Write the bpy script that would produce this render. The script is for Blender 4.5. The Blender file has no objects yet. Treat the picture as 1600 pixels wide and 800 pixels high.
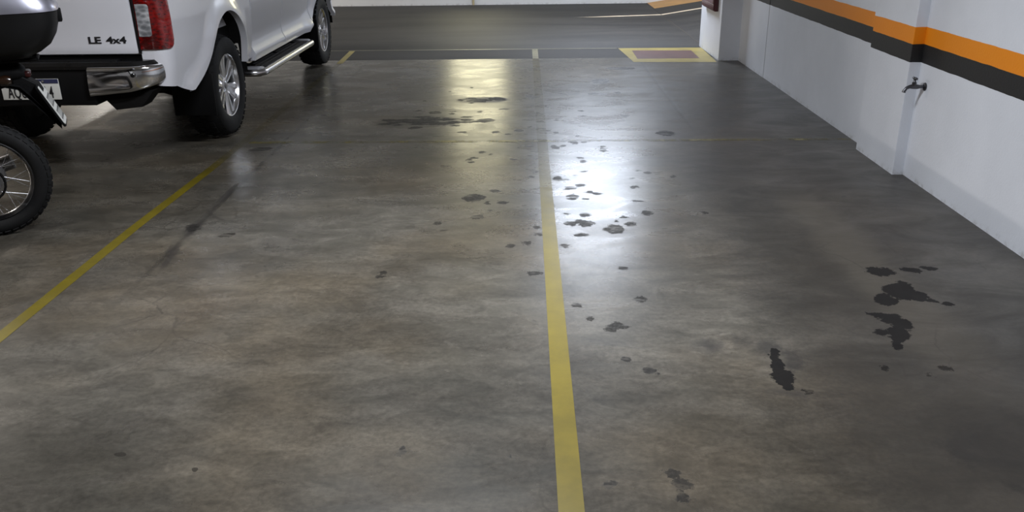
import bpy, bmesh, math, random
import numpy as np
from mathutils import Vector, Matrix
random.seed(7)
C = bpy.context.scene
COL = C.collection
R = math.radians

# ------------------------------------------------------------------ camera
cam_d = bpy.data.cameras.new('camera')
cam = bpy.data.objects.new('camera', cam_d)
COL.objects.link(cam)
cam_d.sensor_width = 36.0
cam_d.lens = 1330.0 / 1600.0 * 36.0
cam_d.clip_start = 0.05
yaw, pitch, roll = 0.01800658, 0.38420527, -0.01270725
fw = Vector((-math.sin(yaw)*math.cos(pitch), math.cos(yaw)*math.cos(pitch), -math.sin(pitch)))
rt = Vector((math.cos(yaw), math.sin(yaw), 0)); up = rt.cross(fw)
r2 = rt*math.cos(roll) + up*math.sin(roll); u2 = up*math.cos(roll) - rt*math.sin(roll)
m = Matrix((r2, u2, -fw)).transposed().to_4x4()
m.translation = Vector((0, 0, 1.6))
cam.matrix_world = m
C.camera = cam

# ------------------------------------------------------------------ world, light, exposure
w = bpy.data.worlds.new('daylight'); C.world = w; w.use_nodes = True
bg = w.node_tree.nodes['Background']
bg.inputs[0].default_value = (0.85, 0.93, 1.0, 1); bg.inputs[1].default_value = 0.8
C.view_settings.view_transform = 'Standard'
C.view_settings.look = 'None'
C.view_settings.gamma = 1.0
C.view_settings.use_curve_mapping = False
C.view_settings.exposure = 0.6
try:
    C.cycles.max_bounces = 8; C.cycles.diffuse_bounces = 4; C.cycles.glossy_bounces = 4
    C.cycles.sample_clamp_indirect = 4.0; C.cycles.caustics_reflective = False; C.cycles.caustics_refractive = False
    C.cycles.use_denoising = True
except Exception:
    pass
CEIL = 2.75
# lamps: x, y, rotation about z, power, colour, label
LAMPS = [
    (1.02, 12.4, 0.0, 140, (0.78, 0.86, 1.0), 'twin tube ceiling lamp over the driveway beyond the centre line'),
    (-0.45, 3.5, 0.0, 88, (0.90, 0.94, 1.0), 'twin tube ceiling lamp over the empty bays nearest the viewer'),
    (-5.2, 1.8, 0.0, 60, (1.0, 0.95, 0.90), 'twin tube ceiling lamp left of the motorcycle'),
    (-8.0, 8.6, R(90), 400, (1.0, 0.92, 0.84), 'twin tube ceiling lamp left of the pickup'),
    (-6.6, 14.0, 0.0, 80, (1.0, 0.94, 0.86), 'twin tube ceiling lamp over the driveway ahead of the pickup'),
    (5.2, 13.6, 0.0, 60, (0.95, 0.97, 1.0), 'twin tube ceiling lamp over the ramp'),
]

# ------------------------------------------------------------------ helpers
def lin(c):
    c = c/255.0
    return c/12.92 if c <= 0.04045 else ((c+0.055)/1.055)**2.4
def rgb(r, g, b): return (lin(r), lin(g), lin(b), 1.0)

class NT:
    """tiny node-tree writer"""
    def __init__(s, mat):
        s.t = mat.node_tree; s.n = s.t.nodes; s.l = s.t.links
        s.out = s.n['Material Output']; s.p = s.n['Principled BSDF']
    def put(s, sock, v):
        if hasattr(v, 'is_output'): s.l.new(v, sock)
        else: sock.default_value = v
    def math(s, op, a, b=0.0, c=None, clamp=False):
        n = s.n.new('ShaderNodeMath'); n.operation = op; n.use_clamp = clamp
        s.put(n.inputs[0], a); s.put(n.inputs[1], b)
        if c is not None: s.put(n.inputs[2], c)
        return n.outputs[0]
    def ramp(s, v, a, b, lo=0.0, hi=1.0):
        n = s.n.new('ShaderNodeMapRange'); n.interpolation_type = 'SMOOTHSTEP'
        s.put(n.inputs[0], v); s.put(n.inputs[1], a); s.put(n.inputs[2], b); s.put(n.inputs[3], lo); s.put(n.inputs[4], hi)
        return n.outputs[0]
    def mix(s, f, a, b, kind='MIX'):
        n = s.n.new('ShaderNodeMix'); n.data_type = 'RGBA'; n.blend_type = kind
        s.put(n.inputs[0], f); s.put(n.inputs[6], a); s.put(n.inputs[7], b)
        return n.outputs[2]
    def noise(s, v, scale, detail=4, rough=0.55, dist=0.0):
        n = s.n.new('ShaderNodeTexNoise')
        if v is not None: s.put(n.inputs['Vector'], v)
        n.inputs['Scale'].default_value = scale; n.inputs['Detail'].default_value = detail
        n.inputs['Roughness'].default_value = rough; n.inputs['Distortion'].default_value = dist
        return n.outputs
    def coord(s, which='Object'): return s.n.new('ShaderNodeTexCoord').outputs[which]
    def pos(s): return s.n.new('ShaderNodeNewGeometry').outputs['Position']
    def mapping(s, v, loc=(0,0,0), rot=(0,0,0), scl=(1,1,1), kind='POINT'):
        n = s.n.new('ShaderNodeMapping'); n.vector_type = kind
        s.put(n.inputs[0], v); n.inputs[1].default_value = loc; n.inputs[2].default_value = rot; n.inputs[3].default_value = scl
        return n.outputs[0]
    def vec(s, op, a, b=None):
        n = s.n.new('ShaderNodeVectorMath'); n.operation = op; s.put(n.inputs[0], a)
        if b is not None: s.put(n.inputs[1], b)
        return n.outputs['Value'] if op in ('LENGTH', 'DISTANCE') else n.outputs[0]
    def sep(s, v):
        n = s.n.new('ShaderNodeSeparateXYZ'); s.put(n.inputs[0], v); return n.outputs
    def bump(s, h, strength=0.2, dist=0.01):
        n = s.n.new('ShaderNodeBump'); n.inputs['Strength'].default_value = strength; n.inputs['Distance'].default_value = dist
        s.put(n.inputs['Height'], h); s.l.new(n.outputs[0], s.p.inputs['Normal'])

def newmat(name):
    mt = bpy.data.materials.new(name); mt.use_nodes = True
    return mt, NT(mt)

def mat(name, col, rough=0.5, metal=0.0, coat=0.0, vary=0.12, scale=6.0, bump=0.0, bscale=80.0, emit=0.0, spec=0.5, trans=0.0):
    mt, t = newmat(name)
    v = t.coord()
    f = t.noise(v, scale)[0]
    dark = tuple(c*(1-vary) for c in col[:3]) + (1,); lite = tuple(min(1, c*(1+vary)) for c in col[:3]) + (1,)
    c = t.mix(f, dark, lite); t.put(t.p.inputs['Base Color'], c)
    t.put(t.p.inputs['Roughness'], t.ramp(f, 0.2, 0.8, max(0.01, rough*0.85), min(1, rough*1.15)))
    t.p.inputs['Metallic'].default_value = metal
    t.p.inputs['Coat Weight'].default_value = coat; t.p.inputs['Coat Roughness'].default_value = 0.04
    t.p.inputs['Specular IOR Level'].default_value = spec
    t.p.inputs['Transmission Weight'].default_value = trans
    if emit:
        t.put(t.p.inputs['Emission Color'], col); t.p.inputs['Emission Strength'].default_value = emit
    if bump: t.bump(t.noise(v, bscale, 3)[0], bump, 0.004)
    return mt

def obj(name, bm, mt, parent=None, smooth=True, angle=38, loc=None):
    me = bpy.data.meshes.new(name)
    bmesh.ops.remove_doubles(bm, verts=bm.verts, dist=1e-5)
    bmesh.ops.recalc_face_normals(bm, faces=bm.faces)
    for e in bm.edges:
        if len(e.link_faces) == 2 and e.calc_face_angle(0) > R(angle): e.smooth = False
    for f in bm.faces: f.smooth = smooth
    bm.to_mesh(me); bm.free()
    for x in (mt if isinstance(mt, (list, tuple)) else [mt]): me.materials.append(x)
    o = bpy.data.objects.new(name, me); COL.objects.link(o)
    if parent: o.parent = parent
    if loc: o.location = loc
    return o

def empty(name, loc, rz=0.0):
    o = bpy.data.objects.new(name, None); COL.objects.link(o); o.location = loc; o.rotation_euler = (0, 0, rz)
    o.empty_display_size = 0.1
    return o
def tag(o, label, cat, group=None):
    o['label'] = label; o['category'] = cat
    if group: o['group'] = group
    return o
def struct(o, label=None):
    o['kind'] = 'structure'
    if label: o['label'] = label
    return o

def B(): return bmesh.new()

def box(bm, x0, x1, y0, y1, z0, z1, bev=0.0, mi=0):
    vs = [bm.verts.new(p) for p in ((x0,y0,z0),(x1,y0,z0),(x1,y1,z0),(x0,y1,z0),(x0,y0,z1),(x1,y0,z1),(x1,y1,z1),(x0,y1,z1))]
    fs = [bm.faces.new([vs[i] for i in q]) for q in ((3,2,1,0),(4,5,6,7),(0,1,5,4),(1,2,6,5),(2,3,7,6),(3,0,4,7))]
    for f in fs: f.material_index = mi
    if bev:
        es = set(e for f in fs for e in f.edges)
        bmesh.ops.bevel(bm, geom=list(es), offset=bev, segments=3, profile=0.5, affect='EDGES')
    return vs

def frame_of(d):
    d = Vector(d).normalized()
    a = Vector((0,0,1)) if abs(d.z) < 0.9 else Vector((1,0,0))
    u = d.cross(a).normalized(); v = d.cross(u).normalized()
    return u, v

def tube(bm, pts, r, seg=12, caps=True):
    """pts: list of points, r: radius or list of radii"""
    pts = [Vector(p) for p in pts]; n = len(pts)
    rs = r if isinstance(r, (list, tuple)) else [r]*n
    rings = []; u = None
    for i, p in enumerate(pts):
        d = (pts[min(i+1, n-1)] - pts[max(i-1, 0)]).normalized()
        if u is None: u, v = frame_of(d)
        else:
            u = (u - d*u.dot(d)).normalized(); v = d.cross(u).normalized()
        rings.append([bm.verts.new(p + (u*math.cos(a) + v*math.sin(a))*rs[i]) for a in [2*math.pi*k/seg for k in range(seg)]])
    for a, b in zip(rings, rings[1:]):
        for k in range(seg):
            bm.faces.new((a[k], a[(k+1) % seg], b[(k+1) % seg], b[k]))
    if caps:
        bm.faces.new(rings[0][::-1]); bm.faces.new(rings[-1])

def lathe(bm, prof, c, axis, seg=48, mi=0, close=False):
    """prof: (radius, offset along axis)"""
    c = Vector(c); ax = Vector(axis).normalized(); u, v = frame_of(ax)
    rings = []
    for r_, h_ in prof:
        if r_ < 1e-6: rings.append([bm.verts.new(c + ax*h_)])
        else: rings.append([bm.verts.new(c + ax*h_ + (u*math.cos(a)+v*math.sin(a))*r_) for a in [2*math.pi*k/seg for k in range(seg)]])
    pairs = list(zip(rings, rings[1:]))
    if close: pairs.append((rings[-1], rings[0]))
    for a, b in pairs:
        for k in range(seg):
            k2 = (k+1) % seg
            q = [a[k % len(a)], a[k2 % len(a)], b[k2 % len(b)], b[k % len(b)]]
            q2 = []
            for x in q:
                if x not in q2: q2.append(x)
            if len(q2) >= 3:
                f = bm.faces.new(q2); f.material_index = mi

def grid(bm, rows, close_u=False, mi=0):
    """rows: list of equal-length lists of points"""
    vs = [[bm.verts.new(p) for p in r] for r in rows]
    n = len(vs[0])
    for a, b in zip(vs, vs[1:]):
        for k in range(n if close_u else n-1):
            k2 = (k+1) % n
            try:
                f = bm.faces.new((a[k], a[k2], b[k2], b[k])); f.material_index = mi
            except ValueError: pass
    return vs

def prism(bm, poly, fn, d0, d1, bev=0.0):
    """poly of 2-D points mapped by fn(a, b, d)"""
    lo = [bm.verts.new(fn(a, b, d0)) for a, b in poly]; hi = [bm.verts.new(fn(a, b, d1)) for a, b in poly]
    n = len(poly)
    fs = [bm.faces.new(lo[::-1]), bm.faces.new(hi)]
    for i in range(n): fs.append(bm.faces.new((lo[i], lo[(i+1) % n], hi[(i+1) % n], hi[i])))
    if bev:
        es = set(e for e in fs[0].edges) | set(e for e in fs[1].edges)
        bmesh.ops.bevel(bm, geom=list(es), offset=bev, segments=2, profile=0.5, affect='EDGES')

def text_mesh(name, body, size, mt, parent, M, extrude=0.002, bold=0.0, sx=1.0, align='LEFT'):
    cu = bpy.data.curves.new(name, 'FONT'); cu.body = body; cu.size = size; cu.extrude = extrude; cu.offset = bold
    cu.align_x = align; cu.resolution_u = 3
    t = bpy.data.objects.new(name+'_src', cu); COL.objects.link(t)
    dg = bpy.context.evaluated_depsgraph_get(); dg.update()
    me = bpy.data.meshes.new_from_object(t.evaluated_get(dg))
    bpy.data.objects.remove(t)
    me.transform(Matrix.Diagonal((sx, 1, 1, 1))); me.transform(M)
    me.materials.clear(); me.materials.append(mt)
    o = bpy.data.objects.new(name, me); COL.objects.link(o); o.parent = parent
    return o

# ------------------------------------------------------------------ structure materials
WET = [(1.676,3.735,0.06,0.05,-0.37),(1.829,3.748,0.045,0.025,-0.4),(1.917,3.77,0.036,0.017,-0.41),(1.683,3.507,0.068,0.084,-0.39),(1.73,3.459,0.045,0.044,-0.4),(1.577,3.42,0.042,0.058,-0.37),(1.72,3.57,0.029,0.047,-0.39),(1.834,3.378,0.019,0.014,-0.43),(1.771,3.405,0.028,0.011,-0.41),(1.488,3.267,0.043,0.017,-0.37),(1.532,3.23,0.04,0.046,-0.38),(1.555,3.182,0.037,0.051,-0.39),(1.502,3.09,0.031,0.074,-0.38),(1.462,3.003,0.015,0.041,-0.38),(1.44,3.102,0.023,0.024,-0.37),(0.954,2.918,0.015,0.043,-0.26),(0.948,2.833,0.019,0.072,-0.27),(0.943,2.748,0.028,0.064,-0.27),(0.943,2.698,0.021,0.028,-0.28)]
OIL = [(-0.86,6.93,0.13,0.07,0.1),(-0.70,6.86,0.12,0.05,0.1),(-1.0,6.97,0.12,0.06,0.1),(-0.42,7.76,0.11,0.035,0.05),(-0.271,7.845,0.059,0.059,0.03),(-0.323,6.961,0.064,0.059,0.04),(-0.779,7.27,0.044,0.051,0.1),(0.76,8.659,0.077,0.142,-0.08),(1.045,9.401,0.153,0.083,-0.1),(1.083,6.472,0.064,0.073,-0.15),(-0.236,6.56,0.02,0.032,0.03),(-0.051,6.595,0.03,0.032,0.01),(0.239,6.522,0.015,0.025,-0.03),(0.214,6.057,0.019,0.024,-0.03),(0.362,6.201,0.029,0.029,-0.05),(0.396,5.691,0.013,0.021,-0.06),(0.205,5.286,0.021,0.043,-0.04),(0.288,4.924,0.027,0.025,-0.05),(0.344,5.144,0.02,0.02,-0.06),(0.273,5.078,0.024,0.027,-0.05),(0.335,4.57,0.022,0.022,-0.07),(0.247,4.423,0.025,0.026,-0.05),(0.332,4.421,0.039,0.037,-0.07),(0.296,4.463,0.018,0.016,-0.06),(0.482,4.336,0.048,0.061,-0.1),(0.571,4.416,0.021,0.026,-0.11),(0.297,4.251,0.031,0.015,-0.06),(-0.316,4.9,0.062,0.063,0.06),(-0.14,4.81,0.023,0.024,0.02),(0.129,4.757,0.026,0.048,-0.03),(0.141,5.068,0.02,0.027,-0.03),(0.95,5.31,0.012,0.019,-0.16),(0.834,7.083,0.027,0.037,-0.11),(0.874,8.062,0.024,0.04,-0.1),(-0.365,5.796,0.014,0.017,0.06),(-0.086,5.754,0.013,0.02,0.01),(-0.275,4.55,0.029,0.022,0.05),(-0.49,4.447,0.011,0.016,0.09),(0.061,7.889,0.059,0.059,-0.01),(0.683,8.01,0.084,0.046,-0.08),(0.69,4.596,0.025,0.028,-0.13),(0.681,5.095,0.016,0.017,-0.12),(0.801,5.401,0.017,0.022,-0.13),(0.464,2.119,0.021,0.017,-0.17),(0.455,2.055,0.011,0.009,-0.17),(0.442,2.169,0.008,0.006,-0.16),(0.472,2.803,0.017,0.016,-0.14),(0.377,3.171,0.034,0.024,-0.1),(0.349,3.147,0.016,0.018,-0.09),(0.498,3.44,0.02,0.02,-0.12),(0.465,3.792,0.009,0.012,-0.11),(0.266,3.244,0.008,0.009,-0.07),(0.25,2.119,0.012,0.008,-0.09),(-0.397,2.295,0.012,0.008,0.13),(-0.055,2.26,0.006,0.005,0.02),(0.391,2.892,0.012,0.013,-0.11),(0.039,3.743,0.024,0.023,-0.01),(-0.686,3.707,0.021,0.016,0.15),(-0.691,3.738,0.012,0.016,0.15),(-1.848,4.401,0.032,0.044,0.35),(-1.615,4.286,0.031,0.021,0.31),(-1.949,6.088,0.077,0.039,0.28),(1.569,2.809,0.007,0.008,-0.43),(1.48,2.758,0.009,0.01,-0.41),(1.002,2.648,0.009,0.009,-0.3),(1.346,2.816,0.009,0.01,-0.37)]
rnd = random.Random(11)
for _ in range(34): OIL.append((-0.86+rnd.gauss(0, .15), 6.93+rnd.gauss(0, .09), rnd.uniform(.03, .10), rnd.uniform(.012, .04), .1))
for _ in range(14): OIL.append((-0.40+rnd.gauss(0, .12), 7.78+rnd.gauss(0, .05), rnd.uniform(.02, .06), rnd.uniform(.008, .02), .05))
for _ in range(46): OIL.append((0.32+rnd.gauss(0, .32), 5.2+rnd.gauss(0, 1.0), rnd.uniform(.006, .02), rnd.uniform(.006, .02), 0))
for _ in range(26): OIL.append((-0.1+rnd.gauss(0, .5), 7.4+rnd.gauss(0, .9), rnd.uniform(.01, .035), rnd.uniform(.008, .02), 0))
SMUDGE = [(0.714,2.999,0.06,0.05,-0.2),(0.946,2.99,0.06,0.08,-0.26),(0.87,3.03,0.05,0.05,-0.24),(1.011,2.87,0.06,0.09,-0.28),(0.92,2.64,0.1,0.04,-0.28),(-0.9,6.93,0.36,0.24,0.1),(-0.40,7.78,0.26,0.14,0.05),(-1.845,4.75,0.025,0.5,0.02),(-1.835,4.3,0.045,0.3,0.0),(-1.80,3.95,0.03,0.16,0.1),(1.7,2.35,0.35,0.14,-0.5),(1.45,2.3,0.14,0.22,0.3)]

def blob_dist(L, P):
    """approximate signed distance in metres from points P to the edge of a union of ellipses"""
    out = np.full(len(P), 9.0, dtype=np.float32)
    for x, y, a, b, r_ in L:
        k = np.where((np.abs(P[:, 0]-x) < a+b+0.3) & (np.abs(P[:, 1]-y) < a+b+0.3))[0]
        dx, dy = P[k, 0]-x, P[k, 1]-y
        u = (dx*math.cos(r_)+dy*math.sin(r_))/a; v = (-dx*math.sin(r_)+dy*math.cos(r_))/b
        ln = np.sqrt(u*u+v*v)
        out[k] = np.minimum(out[k], (ln-1)*np.sqrt(dx*dx+dy*dy)/np.maximum(ln, 1e-4))
    return out
def floor_mesh(x0, x1, y0, y1):
    """the slab; its top is a fine grid that carries how far each spot is from the edge of a stain"""
    xs = np.concatenate([[x0, -7.0, -4.5], np.arange(-2.3, 2.1, 0.0105), [2.2, x1]])
    ys = [y0, 1.0, 1.9]
    while ys[-1] < 9.6: ys.append(ys[-1]+0.0095*(0.7+ys[-1]*0.16))
    ys = np.array(ys+[y1]); nx, ny = len(xs), len(ys)
    X, Y = np.meshgrid(xs, ys); P = np.stack([X.ravel(), Y.ravel()], 1)
    V = np.concatenate([np.c_[P, np.zeros(len(P))], [(x0, y0, -.2), (x1, y0, -.2), (x1, y1, -.2), (x0, y1, -.2)]])
    i = (np.arange(ny-1)[:, None]*nx+np.arange(nx-1)[None]).ravel()
    F = np.stack([i, i+1, i+nx+1, i+nx], 1)
    n0 = nx*ny
    me = bpy.data.meshes.new('floor')
    row0 = list(range(nx)); row1 = list(range((ny-1)*nx, ny*nx)); c0 = [k*nx for k in range(ny)]; c1 = [k*nx+nx-1 for k in range(ny)]
    faces = F.tolist()+[[n0+3, n0+2, n0+1, n0], [n0, n0+1]+row0[::-1], [n0+2, n0+3]+row1, [n0+3, n0]+c0, [n0+1, n0+2]+c1[::-1]]
    me.from_pydata(V.tolist(), [], faces); me.update()
    for nm, L in (('wet', WET), ('oil', OIL), ('smudge', SMUDGE)):
        at = me.attributes.new(nm, 'FLOAT', 'POINT')
        at.data.foreach_set('value', np.concatenate([blob_dist(L, P), np.full(4, 9.0)]).astype(np.float32))
    return me

def line_mask(t, c, pos, width, soft):
    d = t.math('ABSOLUTE', t.math('SUBTRACT', c, pos))
    return t.ramp(d, width, width+soft, 1.0, 0.0)

def concrete_floor():
    mt, t = newmat('polished stained concrete')
    P = t.coord(); flat = t.mapping(P, scl=(1, 1, 0))
    X, Y, _ = t.sep(flat)[:3]
    n_big = t.noise(t.mapping(flat, scl=(0.55, 1.0, 1)), 0.9, 6, 0.6, 0.5)[0]
    n_mid = t.noise(t.mapping(flat, scl=(0.7, 1.25, 1)), 3.2, 7, 0.62, 0.6)[0]
    n_fine = t.noise(flat, 48, 5, 0.68)[0]
    n_warm = t.noise(t.mapping(flat, loc=(4, 9, 0)), 0.7, 4, 0.55)[0]
    n_med = t.noise(t.mapping(flat, loc=(3, 1, 0), scl=(0.7, 1.2, 1)), 9.5, 6, 0.68, 0.8)[0]
    n_cl = t.noise(t.mapping(flat, loc=(7, 2, 0), scl=(0.6, 1.1, 1), rot=(0, 0, 0.3)), 1.9, 6, 0.62, 1.2)[0]
    base = t.mix(t.ramp(n_mid, 0.3, 0.7), rgb(74, 71, 64), rgb(92, 88, 81))
    base = t.mix(t.math('MULTIPLY', t.ramp(n_warm, 0.4, 0.65), 0.6), base, rgb(86, 76, 61))
    k = t.math('MULTIPLY', t.ramp(n_big, 0.30, 0.70, 0.68, 1.26), t.ramp(n_cl, 0.36, 0.64, 0.80, 1.17))
    k = t.math('MULTIPLY', k, t.math('MULTIPLY', t.ramp(n_med, 0.3, 0.7, 0.80, 1.20), t.ramp(n_fine, 0.3, 0.7, 0.82, 1.18)))
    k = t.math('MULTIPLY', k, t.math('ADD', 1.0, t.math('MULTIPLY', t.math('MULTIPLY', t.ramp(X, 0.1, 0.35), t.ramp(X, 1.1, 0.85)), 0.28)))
    sc_ = t.n.new('ShaderNodeVectorMath'); sc_.operation = 'SCALE'; t.put(sc_.inputs[0], base); t.put(sc_.inputs['Scale'], k)
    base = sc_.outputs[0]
    # right-hand bay: darker, browner side with a paler lengthwise band
    wob = t.math('MULTIPLY', t.math('SUBTRACT', n_big, 0.5), 0.5)
    Xw = t.math('ADD', X, wob)
    lane = t.math('MULTIPLY', line_mask(t, Xw, 1.28, 0.12, 0.30), t.ramp(Y, 8.8, 5.5, 0.35, 1.0))
    lane2 = t.math('MULTIPLY', t.ramp(Xw, 0.92, 1.25), t.ramp(n_mid, 0.3, 0.7, 1.0, 0.7))
    base = t.mix(t.math('MULTIPLY', t.math('MAXIMUM', t.math('MULTIPLY', lane, 0.0), lane2), 0.72), base, rgb(46, 42, 36))
    pale_band = t.math('MULTIPLY', line_mask(t, Xw, 1.62, 0.05, 0.16), t.math('MULTIPLY', t.ramp(Y, 5.2, 4.6), t.ramp(Y, 2.2, 3.6)))
    base = t.mix(t.math('MULTIPLY', pale_band, 0.4), base, rgb(98, 92, 80))
    # hairline cracks
    dv = t.vec('ADD', flat, t.mapping(t.noise(flat, 2.3, 4)[1], loc=(-0.1, -0.1, 0), scl=(0.28, 0.28, 0)))
    vo = t.n.new('ShaderNodeTexVoronoi'); vo.feature = 'DISTANCE_TO_EDGE'; vo.inputs['Scale'].default_value = 2.6
    t.put(vo.inputs['Vector'], dv)
    crack = t.math('MULTIPLY', t.ramp(vo.outputs['Distance'], 0.004, 0.016, 1, 0), t.ramp(t.noise(flat, 0.8, 3)[0], 0.48, 0.66))
    base = t.mix(t.math('MULTIPLY', crack, 0.4), base, rgb(44, 40, 35))
    # sawn joints
    jw = t.math('MULTIPLY', t.math('SUBTRACT', t.noise(flat, 6, 4)[0], 0.5), 0.035)
    Xj = t.math('ADD', X, jw)
    joint = t.math('MAXIMUM', t.math('MULTIPLY', line_mask(t, Xj, 1.315, 0.007, 0.012), t.ramp(Y, 6.2, 6.9)),
                   t.math('MULTIPLY', line_mask(t, Xj, -1.83, 0.005, 0.018), t.math('MULTIPLY', t.ramp(n_mid, 0.3, 0.6, 0.3, 1.0), t.ramp(Y, 3.3, 4.3, 0.15, 0.8))))
    base = t.mix(t.math('MULTIPLY', joint, 0.8), base, rgb(36, 33, 29))
    # small specks
    sv = t.n.new('ShaderNodeTexVoronoi'); sv.inputs['Scale'].default_value = 3.4; t.put(sv.inputs['Vector'], dv)
    cr = t.sep(sv.outputs['Color'])
    sp = t.math('MULTIPLY', t.math('LESS_THAN', sv.outputs['Distance'], t.math('MULTIPLY', cr[1], 0.075)), t.math('GREATER_THAN', cr[0], 0.5))
    # stains with ragged edges
    def att(nm):
        n = t.n.new('ShaderNodeAttribute'); n.attribute_name = nm; return n.outputs['Fac']
    rag = t.math('SUBTRACT', t.noise(flat, 14, 6, 0.7)[0], 0.5); rag2 = t.math('SUBTRACT', t.noise(flat, 40, 5, 0.75)[0], 0.5)
    wet = t.ramp(t.math('ADD', att('wet'), t.math('ADD', t.math('MULTIPLY', rag, 0.10), t.math('MULTIPLY', rag2, 0.03))), 0.004, 0.010, 1.0, 0.0)
    oil = t.ramp(t.math('ADD', att('oil'), t.math('ADD', t.math('MULTIPLY', rag2, 0.07), t.math('MULTIPLY', rag, 0.10))), 0.006, 0.013, 1.0, 0.0)
    brk = t.noise(t.mapping(flat, scl=(0.45, 1.3, 1)), 17, 5, 0.7)[0]
    oil = t.math('MULTIPLY', oil, t.math('MULTIPLY', t.ramp(brk, 0.38, 0.5, 0.35, 1.0), t.ramp(n_fine, 0.3, 0.6, 0.65, 1.0)))
    sm = t.math('MULTIPLY', t.ramp(t.math('ADD', att('smudge'), t.math('MULTIPLY', rag, 0.2)), -0.05, 0.03, 1.0, 0.0), t.ramp(n_mid, 0.3, 0.62))
    base = t.mix(t.math('MULTIPLY', sm, 0.7), base, rgb(36, 33, 31))
    base = t.mix(t.math('MULTIPLY', sp, 0.7), base, rgb(34, 31, 28))
    base = t.mix(t.math('MULTIPLY', oil, 0.85), base, rgb(24, 22, 21))
    base = t.mix(t.math('MULTIPLY', wet, 0.95), base, rgb(30, 29, 29))
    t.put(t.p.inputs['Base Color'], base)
    rg = t.math('ADD', t.ramp(n_mid, 0.3, 0.7, 0.33, 0.24), t.math('MULTIPLY', t.math('ADD', oil, sm), 0.22))
    rg = t.math('ADD', rg, t.math('MULTIPLY', t.math('MAXIMUM', lane, lane2), 0.12))
    rg = t.math('ADD', rg, t.math('MULTIPLY', wet, 0.1))
    t.put(t.p.inputs['Roughness'], rg)
    t.put(t.p.inputs['Specular IOR Level'], t.math('SUBTRACT', 0.5, t.math('MULTIPLY', t.math('MAXIMUM', wet, t.math('MULTIPLY', oil, 0.8)), 0.4)))
    hgt = t.math('ADD', t.math('MULTIPLY', n_mid, 0.5), t.math('MULTIPLY', n_fine, 0.05))
    hgt = t.math('SUBTRACT', hgt, t.math('MULTIPLY', joint, 0.15))
    t.bump(hgt, 0.12, 0.02)
    return mt

def rough_floor(name, lo, hi, rough):
    mt, t = newmat(name)
    P = t.coord()
    a = t.noise(t.mapping(P, scl=(0.25, 1.1, 1)), 1.6, 7, 0.6, 0.4)[0]
    b = t.noise(P, 40, 4, 0.7)[0]
    base = t.mix(t.ramp(a, 0.3, 0.7), lo, hi)
    base = t.mix(t.ramp(b, 0.25, 0.8, 0.0, 0.35), base, hi)
    t.put(t.p.inputs['Base Color'], base); t.p.inputs['Roughness'].default_value = rough
    t.bump(b, 0.3, 0.004)
    return mt

def paint(name, col, worn_lo, worn_hi, rough=0.38, fade=None, fine=22.0):
    """road paint that has worn through: transparent where it is gone. fade=(axis, y0, y1, min_cover)"""
    mt, t = newmat(name)
    P = t.coord()
    a = t.noise(P, 5, 6, 0.65)[0]; b = t.noise(P, fine, 5, 0.7)[0]
    t.put(t.p.inputs['Base Color'], t.mix(t.ramp(a, 0.3, 0.75), tuple(c*0.72 for c in col[:3])+(1,), col))
    t.p.inputs['Roughness'].default_value = rough
    cov = t.ramp(t.math('ADD', t.math('MULTIPLY', a, 0.6), t.math('MULTIPLY', b, 0.4)), worn_lo, worn_hi)
    if fade:
        ax, y0, y1, mn = fade
        cov = t.math('MULTIPLY', cov, t.ramp(t.sep(P)[ax], y0, y1, 1.0, mn))
    t.put(t.p.inputs['Alpha'], cov)
    return mt

def wall_paint(name, stripes=True, base=(218, 221, 228)):
    mt, t = newmat(name)
    P = t.pos(); z = t.sep(P)[2]
    a = t.noise(P, 1.3, 6, 0.6)[0]; g = t.noise(P, 70, 4, 0.6)[0]
    col = t.mix(t.ramp(a, 0.3, 0.7), rgb(*[c-9 for c in base]), rgb(*base))
    # scuffs near the floor
    sc = t.math('MULTIPLY', t.ramp(z, 0.0, 0.05, 1, 0), t.ramp(t.noise(P, 14, 5, 0.7)[0], 0.45, 0.7))
    col = t.mix(t.math('MULTIPLY', sc, 0.5), col, rgb(120, 112, 100))
    if stripes:
        zz = t.math('ADD', z, t.math('MULTIPLY', t.math('SUBTRACT', t.noise(P, 5, 3)[0], 0.5), 0.010))
        og = t.math('MULTIPLY', t.math('GREATER_THAN', zz, 0.824), t.math('LESS_THAN', zz, 0.926))
        bk = t.math('MULTIPLY', t.math('GREATER_THAN', zz, 0.715), t.math('LESS_THAN', zz, 0.8245))
        col = t.mix(og, col, t.mix(a, rgb(222, 128, 0), rgb(232, 140, 4)))
        col = t.mix(bk, col, t.mix(a, rgb(20, 19, 20), rgb(28, 27, 28)))
    t.put(t.p.inputs['Base Color'], col); t.p.inputs['Roughness'].default_value = 0.62
    t.bump(g, 0.25, 0.004)
    return mt

M_floor = concrete_floor()
M_drive = rough_floor('worn grey driveway concrete', rgb(22, 21, 21), rgb(52, 49, 46), 0.66)
M_strip = rough_floor('dark grout strip', rgb(32, 30, 29), rgb(46, 43, 41), 0.78)
M_wallR = wall_paint('white wall with orange and black bands')
M_wall = wall_paint('plain white wall', False)
M_wallB = wall_paint('bright white far wall', False, (226, 226, 224))
M_ceil = mat('painted ceiling', rgb(214, 214, 214), 0.8, vary=0.05, scale=2, bump=0.15)
M_yel = paint('yellow bay paint', rgb(112, 101, 32), 0.22, 0.36)
M_yelC = paint('yellow centre paint', rgb(132, 116, 26), 0.2, 0.34, fade=(1, 3.4, 6.6, 0.22))
M_yelL = paint('yellow left bay paint', rgb(112, 99, 20), 0.22, 0.36, fade=(1, 5.2, 6.0, 0.14))
M_ghost = paint('nearly gone yellow paint', rgb(118, 108, 50), 0.40, 0.62)
M_yelbox = paint('yellow box paint', rgb(168, 150, 76), 0.2, 0.32)
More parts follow.
